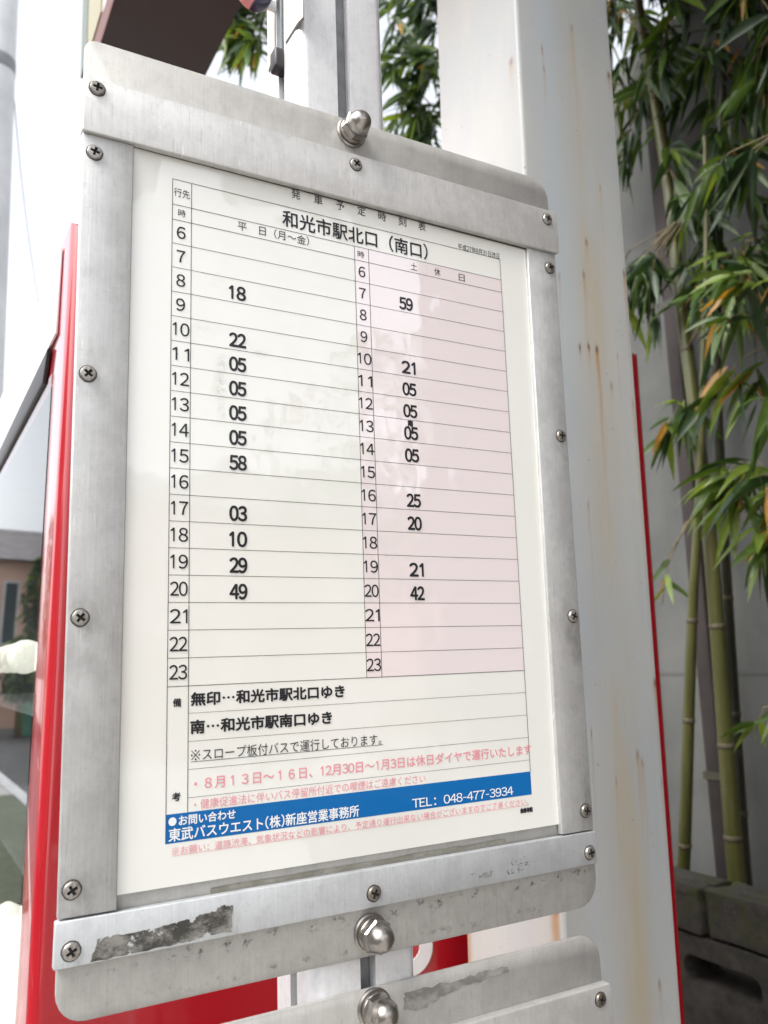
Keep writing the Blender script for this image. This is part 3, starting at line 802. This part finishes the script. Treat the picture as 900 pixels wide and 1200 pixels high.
BX = 1.35
bw = empty('block_wall', (BX, 0, 0), 'low mossy concrete block wall with a hollow block, below the bamboo', 'wall')
def disp(b, amp, seed):
    bmesh.ops.subdivide_edges(b.bm, edges=b.bm.edges, cuts=5, use_grid_fill=True)
    rnd = random.Random(seed)
    for v in b.bm.verts: v.co += Vector((rnd.uniform(-1, 1), rnd.uniform(-1, 1), rnd.uniform(-1, 1))) * amp
ys = [-2.4, -2.0, -1.6, -1.2, -.8, -.4, 0, .4, .86, 1.26, 1.66, 2.06]
for k, (a, c2) in enumerate(zip(ys, ys[1:])):
    b = MB(); b.box((0 + .004 * math.sin(k * 2.1), a + .004, .853), (.10, c2 - .004, .942 + .004 * math.sin(k)))
    disp(b, .0034, k); b.build('cap_block', M['block'], bw, bevel=.004)
def hollow(ya, yb, za, zb, holes):
    """block face (x=0) with rounded openings, 100 mm thick"""
    b = MB(); bm = b.bm
    for X in (0, .10):
        o = [bm.verts.new((X, y, z)) for y, z in ((ya, za), (yb, za), (yb, zb), (ya, zb))]
        eds = [bm.edges.new((o[i], o[(i+1) % 4])) for i in range(4)]
        for (h0, h1, g0, g1) in holes:
            lp_ = [bm.verts.new((X, y, z)) for y, z in rounded(h0, g0, h1, g1, (.022,)*4, 4)]
            eds += [bm.edges.new((lp_[i], lp_[(i+1) % len(lp_)])) for i in range(len(lp_))]
        bmesh.ops.triangle_fill(bm, edges=eds, use_beauty=True)
    for f in list(bm.faces):
        c = f.calc_center_median()
        for (h0, h1, g0, g1) in holes:
            if all(h0 - .001 <= v.co.y <= h1 + .001 and g0 - .001 <= v.co.z <= g1 + .001 for v in f.verts): bm.faces.remove(f); break
    for (h0, h1, g0, g1) in holes:
        lp_ = rounded(h0, g0, h1, g1, (.022,)*4, 4)
        b.rings([[(X, y, z) for y, z in lp_] for X in (0, .10)], 0, True, False)
    for y in (ya, yb): b.face(((0, y, za), (.10, y, za), (.10, y, zb), (0, y, zb)))
    for z in (za, zb): b.face(((0, ya, z), (.10, ya, z), (.10, yb, z), (0, yb, z)))
    bmesh.ops.remove_doubles(bm, verts=bm.verts, dist=.0003)
    return b
yy = [-2.4 + .39 * k for k in range(12)]
hy0, hy1 = .735, .925
edges_y = [hy0 - .12 - .39 * k for k in range(8, -1, -1)] + [hy0 - .12 + .39 * k for k in range(1, 5)]
for row, (za, zb) in enumerate(((.655, .845), (.46, .65), (.265, .455), (.07, .26), (-.12, .065))):
    for a, c2 in zip(edges_y, edges_y[1:]):
        holes = [(a + .12, a + .12 + (hy1 - hy0), za + .098, za + .150)] if row == 0 else []
        b = hollow(a + .004, c2 - .004, za, zb, holes) if holes else MB()
        if not holes: b.box((.002, a + .004, za), (.10, c2 - .004, zb))
        b.build('hollow_block' if holes else 'block', M['block'], bw)
b = MB(); b.box((.004, edges_y[0] - .3, -.12), (.096, edges_y[0], .84)); b.build('end_block', M['block'], bw)

nb = empty('house', (.84, -1.04, -.12), 'added light-blocking house wing close on the right of the viewer, outside the view', 'house')
b = MB(); b.box((0, 0, 0), (.95, .86, 4.3)); b.build('wall', plain('dark brown blocker', (.07, .06, .05), .7, 0, .2, 6), nb)  # unseen wing added to block sky light and shape the sheet's glare
b = MB(); b.box((-.12, -.12, 4.303), (1.0, .97, 4.40)); b.build('roof', M['roof'], nb)

# ---------------------------------------------------------------- bamboo
rnd = random.Random(7)
def leaf(b, base, d, ln, wd, m, droop=.35):
    d = d.normalized(); side = d.cross(Vector((rnd.uniform(-1, 1), rnd.uniform(-1, 1), rnd.uniform(-.4, 1)))).normalized()
    up = side.cross(d).normalized()
    rows = []
    for t, k in ((0, .12), (.18, .78), (.38, 1.0), (.62, .82), (.84, .42), (1, .02)):
        p = base + d * (ln * t) + Vector((0, 0, -1)) * (ln * droop * t * t)
        h = wd * k / 2
        rows.append([p - side * h + up * (h * .35), p, p + side * h + up * (h * .35)])
    vr = [[b.bm.verts.new(p) for p in r] for r in rows]
    for A_, B_ in zip(vr, vr[1:]):
        for i in (0, 1):
            f = b.bm.faces.new((A_[i], A_[i+1], B_[i+1], B_[i])); f.material_index = m; f.smooth = True
def interp(path, t):
    s = t * (len(path) - 1); i = min(int(s), len(path) - 2); return path[i].lerp(path[i+1], s - i)
def bamboo(name, label, path, r0, r1, mats, clusters, nodes=.26, group='bamboo plants behind the post'):
    """path: world points bottom -> top; clusters: (centre, spread xyz, leaves, leaf length, fresh share, yellow share)"""
    root = empty('bamboo', path[0], label, 'bamboo', group)
    base = path[0]
    P = [p - base for p in path]
    total = sum((a - c).length for a, c in zip(P, P[1:]))
    N2 = max(14, int(total / .05))
    pts, rad, nd = [], [], []
    for k in range(N2 + 1):
        t = k / N2; pts.append(interp(P, t)); rad.append(r0 + (r1 - r0) * t)
    for _ in range(4):
        pts = [pts[0]] + [(pts[i-1] + pts[i] * 2 + pts[i+1]) / 4 for i in range(1, len(pts) - 1)] + [pts[-1]]
    b = MB(); b.tube(pts, rad, 14)
    k = rnd.uniform(.4, 1) * nodes; s = 0
    marks = []
    for a, c2, r in zip(pts, pts[1:], rad):
        s += (c2 - a).length
        if s > k: marks.append((c2, (c2 - a).normalized(), r)); k += nodes * rnd.uniform(.85, 1.15)
    for p, d, r in marks:
        b.lathe([(r * 1.0, -.007), (r * 1.13, -.002), (r * 1.05, 0), (r * 1.12, .003), (r * 1.0, .006)], p, d, 16, 1)
    b.build('culm', mats, root, sharp=80)
    for (c, sp, n, ln, fresh, yel) in clusters:
        bf, bt_ = MB(), MB()
        c = c - base
        near = min(marks, key=lambda q_: (q_[0] - c).length + abs(q_[0].z - c.z - .12))[0] if marks else pts[len(pts)//2]
        mid = near.lerp(c, .55) + Vector((0, 0, .05))
        ntw = max(2, n // 9)
        for j in range(ntw):
            cc = c + Vector((rnd.gauss(0, sp[0]), rnd.gauss(0, sp[1]), rnd.gauss(0, sp[2])))
            tw = [near, near.lerp(mid, .5) + Vector((rnd.uniform(-.02, .02),) * 3), mid.lerp(cc, .5) + Vector((0, 0, .02)), cc]
            bt_.tube(tw, [.0030, .0022, .0015, .0008], 5)
            od = (cc - near); od.z *= .3
            od = od.normalized() if od.length > .01 else Vector((1, 0, 0))
            for q_ in range(max(3, int(n * 1.15) // ntw)):
                t = rnd.uniform(.45, 1.0)
                bs = tw[2].lerp(cc, max(0, (t - .4) / .6)) + Vector((rnd.uniform(-.012, .012), rnd.uniform(-.012, .012), rnd.uniform(-.012, .012)))
                d = od * rnd.uniform(.1, .9) + Vector((rnd.gauss(0, .45), rnd.gauss(0, .45), rnd.uniform(-1.15, .05)))
                u_ = rnd.random()
                m = 3 if u_ < yel else (2 if u_ < yel + fresh else (1 if u_ < yel + fresh + .38 else 0))
                l_ = ln * rnd.uniform(.5, 1.05) * (.75 if m == 3 else 1)
                leaf(bf, bs, d, l_, l_ * rnd.uniform(.16, .22), m)
        br_ = bt_.build('branch', M['twig'], root); bf.build('leaves', LEAF, br_)
    return root
X1 = 1.62
def tr(pix, X): return [at_x(x, y, X) for x, y in pix]
def cl_(px, py, X, s, n, ln=.12, fresh=.12, yel=.05): return (at_x(px, py, X), (s * .7, s, s), n, ln, fresh, yel)
bamboo('bamboo', 'thick olive bamboo leaning left as it rises, with a small leaf tuft in front',
       tr([(868, 1075), (862, 1018), (853, 900), (844, 780), (833, 640), (821, 540), (812, 462), (796, 350), (789, 260), (773, 150), (748, 10), (735, -120), (722, -260)], X1), .021, .012,
       [M['culm'], M['node']],
       [cl_(795, 205, X1 - .06, .055, 30, .15, .2, .03), cl_(750, 120, X1, .10, 60, .13, .12, .05), cl_(735, 50, X1 + .05, .10, 60, .13, .05, .05), cl_(780, 505, X1 - .05, .04, 26, .12, .15, .1), cl_(760, -60, X1, .14, 110, .13, .08, .04),
        cl_(790, 60, X1, .10, 70, .13, .1, .04), cl_(862, 350, X1 - .1, .06, 44, .11, .1, .1)])
bamboo('bamboo', 'slim yellow green bamboo culm leaning left beside the red edge',
       tr([(798, 1070), (802, 1005), (806, 880), (809, 780), (812, 700), (815, 660), (819, 590), (823, 500), (824, 430), (829, 300), (826, 160)], X1 - .05), .0165, .006,
       [M['culm'], M['node']],
       [cl_(748, 335, X1 - .1, .055, 90, .10, .08, .05), cl_(860, 265, X1 + .05, .06, 40, .11, .10, .06), cl_(775, 690, X1 - .08, .02, 3, .09, .5, .2)])
bamboo('bamboo', 'dark bamboo culm just right of the thick olive one',
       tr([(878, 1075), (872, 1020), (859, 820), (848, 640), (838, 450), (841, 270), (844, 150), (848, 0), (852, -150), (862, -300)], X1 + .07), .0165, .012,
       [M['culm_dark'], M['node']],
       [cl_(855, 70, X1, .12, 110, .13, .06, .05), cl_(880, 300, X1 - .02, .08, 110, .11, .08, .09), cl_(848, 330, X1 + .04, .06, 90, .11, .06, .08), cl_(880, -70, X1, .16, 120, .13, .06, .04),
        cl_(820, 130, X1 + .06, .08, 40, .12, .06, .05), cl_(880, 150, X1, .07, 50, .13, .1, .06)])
bamboo('bamboo', 'bright leaved bamboo spray hanging at the right edge of the view',
       tr([(960, 1120), (950, 1000), (940, 800), (930, 600), (925, 400), (920, 200), (915, 0), (912, -200)], X1 - .12), .014, .008,
       [M['culm'], M['node']],
       [cl_(880, 560, X1 - .2, .075, 70, .14, .40, .05), cl_(900, 620, X1 - .2, .05, 36, .13, .30, .14), cl_(880, 215, X1 - .15, .07, 34, .12, .12, .04), cl_(885, 850, X1 - .15, .03, 7, .10, .6, .1), cl_(892, 400, X1 - .18, .08, 60, .14, .15, .12),
        cl_(905, 60, X1 - .1, .12, 70, .13, .06, .05)])
# bamboo behind the machine, its crown against the sky
X2 = 1.05
def c2_(px, py, Y, s, n, ln=.12, fresh=.12, yel=.02):
    return (at_y(px, py, Y), (s, s * .8, s), n, ln, fresh, yel)
bamboo('bamboo', 'tall bamboo behind the machine whose crown shows against the white sky beside the pole',
       [at_y(600, 1150, 1.75), at_y(600, 700, 1.75), at_y(595, 300, 1.75), at_y(575, 60, 1.75), at_y(540, -80, 1.72), at_y(480, -190, 1.70)], .019, .007,
       [M['culm'], M['node']],
       [c2_(482, 15, 1.7, .07, 64, .14), c2_(482, 75, 1.65, .07, 90, .14, .16), c2_(484, 140, 1.7, .07, 90, .14, .12), c2_(470, 40, 1.9, .06, 40), c2_(530, 100, 1.7, .1, 50), c2_(500, -50, 1.7, .1, 50)])
bamboo('bamboo', 'bamboo crown hanging beside the dark canopy underside, left of the pole',
       [at_y(420, 1100, 1.95), at_y(410, 600, 1.95), at_y(392, 250, 1.95), at_y(360, 20, 1.92), at_y(310, -110, 1.9), at_y(270, -170, 1.9)], .018, .006,
       [M['culm'], M['node']],
       [c2_(272, 15, 1.85, .07, 110, .13, .10, .02), c2_(285, 50, 1.8, .05, 50, .13, .2, .04), c2_(255, -30, 1.9, .1, 60), c2_(310, 5, 1.85, .06, 26)])

# ---------------------------------------------------------------- street to the left and far side (seen in the glass and the metal)
up = at_y(-4, 60, 6.0)
ut = empty('utility_pole', (up.x, up.y, -.1), 'pale concrete utility pole at the left edge of the view', 'utility pole')
b = MB(); b.lathe([(.19, 0), (.165, 3), (.14, 6), (.13, 9.5)], (0, 0, 0), (0, 0, 1), 24); b.build('shaft', M['util'], ut)
b = MB(); b.lathe([(.136, 6.05), (.144, 6.06), (.144, 6.16), (.136, 6.17)], (0, 0, 0), (0, 0, 1), 24); b.build('band', M['slot'], ut)
def wire(label, pts, r):
    b = MB(); n_ = 24; pp = []
    for k in range(n_ + 1):
        t = k / n_; p = interp(pts, t); pp.append(p)
    b.tube(pp, r, 6); return tag(b.build('overhead_wire', M['wire']), label, 'wire')
wa, wb = at_y(11, 40, 6.0), at_y(64, 480, 7.5)
mid = at_y(24, 200, 6.7)
wire('thin grey wire slanting down the white sky from the utility pole', [wa, at_y(16, 110, 6.2), mid, at_y(33, 275, 7.0), at_y(45, 355, 7.2), wb], .0045)
wire('faint thin wire close beside the left edge of the frame', [at_y(104, 60, 9), at_y(93, 180, 9), at_y(84, 262, 9), at_y(74, 340, 9)], .003)

def house(label, x0, y0_, x1, y1_, h, wall, roofh, wins):
    r_ = empty('house', (x0, y0_, -.13), label, 'house')
    W_, D_ = x1 - x0, y1_ - y0_
    b = MB(); b.box((0, 0, 0), (W_, D_, h)); b.build('wall', wall, r_)
    b = MB()
    o = .5
    b.prism([(-o, -o, h + .003), (-o, D_ + o, h + .003), (-o, D_ / 2, h + roofh)], (W_ + 2 * o, 0, 0)); b.build('roof', M['roof'], r_)
    for (wx, wz, ww, wh) in wins:
        b = MB(); b.box((wx, -.05, wz), (wx + ww, .02, wz + wh)); f = b.build('window', M['util'], r_)
        b = MB(); b.box((wx + .06, -.06, wz + .06), (wx + ww - .06, -.052, wz + wh - .06)); b.build('pane', M['dark_glass'], f)
    return r_
house('salmon house with a dark roof down the street, mirrored in the glass', -4.3, 27, 2.5, 34, 4.9, M['salmon'], 1.5, [(.25, 2.7, .35, 1.5), (1.0, 2.4, .45, 1.9), (1.9, 2.7, .5, 1.4), (.6, .9, .5, 1.2), (3.2, 1, 1.5, 1.4)])
house('cream house with a dark roof across the street, mirrored in the glass', -13.5, 20, -8.5, 28, 4.5, M['cream_wall'], 2.2, [(.6, 1, 1.4, 1.4), (3, 1, 1.4, 1.4)])
house('salmon house with grey roof some way behind the viewer, outside the view', 1.5, -21, 12, -14, 4.4, M['salmon'], 1.5, [(1, 1.0, 1.4, 1.4), (5, 1.0, 1.4, 1.4)])
house('salmon house across the road behind the viewer', -16, -22, -8, -14, 5.4, M['salmon'], 2.4, [])
house('long cream house added across the road on the left of the viewer to darken reflections', -17, -19, -10, -5, 4.2, M['cream_wall'], 2.6, [])  # unseen house row added to darken the red enamel's reflections
house('grey house added across the road on the left, nearest the viewer, to darken reflections', -17, -3.5, -10.5, 6, 4.6, M['concrete'], 2.4, [])  # second of the added row dimming reflections in the red
def tree(label, loc, h, cr, seed):
    rr = random.Random(seed)
    r_ = empty('tree', loc, label, 'tree')
    b = MB(); b.tube([(0, 0, 0), (.05, 0, h * .4), (0, .08, h * .8)], [.10, .07, .03], 8)
    for k in range(5): 
        a = rr.uniform(0, 6.28); b.tube([(0.03, 0, h * (.4 + .07 * k)), (math.cos(a) * cr * .7, math.sin(a) * cr * .7, h * (.6 + .08 * k))], [.04, .01], 6)
    b.build('trunk', M['twig'], r_)
    b = MB()
    for k in range(900):
        a, z = rr.uniform(0, 6.28), rr.uniform(-1, 1); q_ = (rr.random() ** .5) * (1 + .25 * math.sin(3 * a + seed))
        c = Vector((math.cos(a) * cr * q_ * math.sqrt(1 - z * z * .8), math.sin(a) * cr * q_ * math.sqrt(1 - z * z * .8), h * .72 + z * h * .3))
        d = Vector((rr.uniform(-1, 1), rr.uniform(-1, 1), rr.uniform(-1, .3)))
        leaf(b, c, d, rr.uniform(.15, .3), .1, rr.choice((0, 0, 1, 1, 2)))
    b.build('crown', LEAF, r_)
tree('slim green tree in front of the salmon house, mirrored in the glass', (-3.55, 24.5, -.1), 4.6, .42, 2)
tree('short green bush by the low fence, mirrored in the glass', (-3.0, 22.6, -.1), 2.4, .5, 9)
tree('round green garden tree farther along the street, mirrored in the glass', (-6.0, 22, -.1), 5.5, 1.5, 5)
b = MB(); b.box((-4.3, 23.2, -.12), (-3.05, 23.45, .95)); tag(b.build('low_fence', M['green_paint'], bevel=.02), 'green sheet fence before the salmon house, mirrored in the glass', 'fence')
b = MB(); b.box((-1.38, 5.4, .002), (-.62, 10.5, .07)); tag(b.build('grass_verge', M['grass']), kind='structure')
tree('broad green tree added behind the viewer on the right to break up the glare, outside the view', (5.4, -8.3, -.1), 5.4, 1.7, 4)  # unseen tree added to round off the glare edge on the sheet
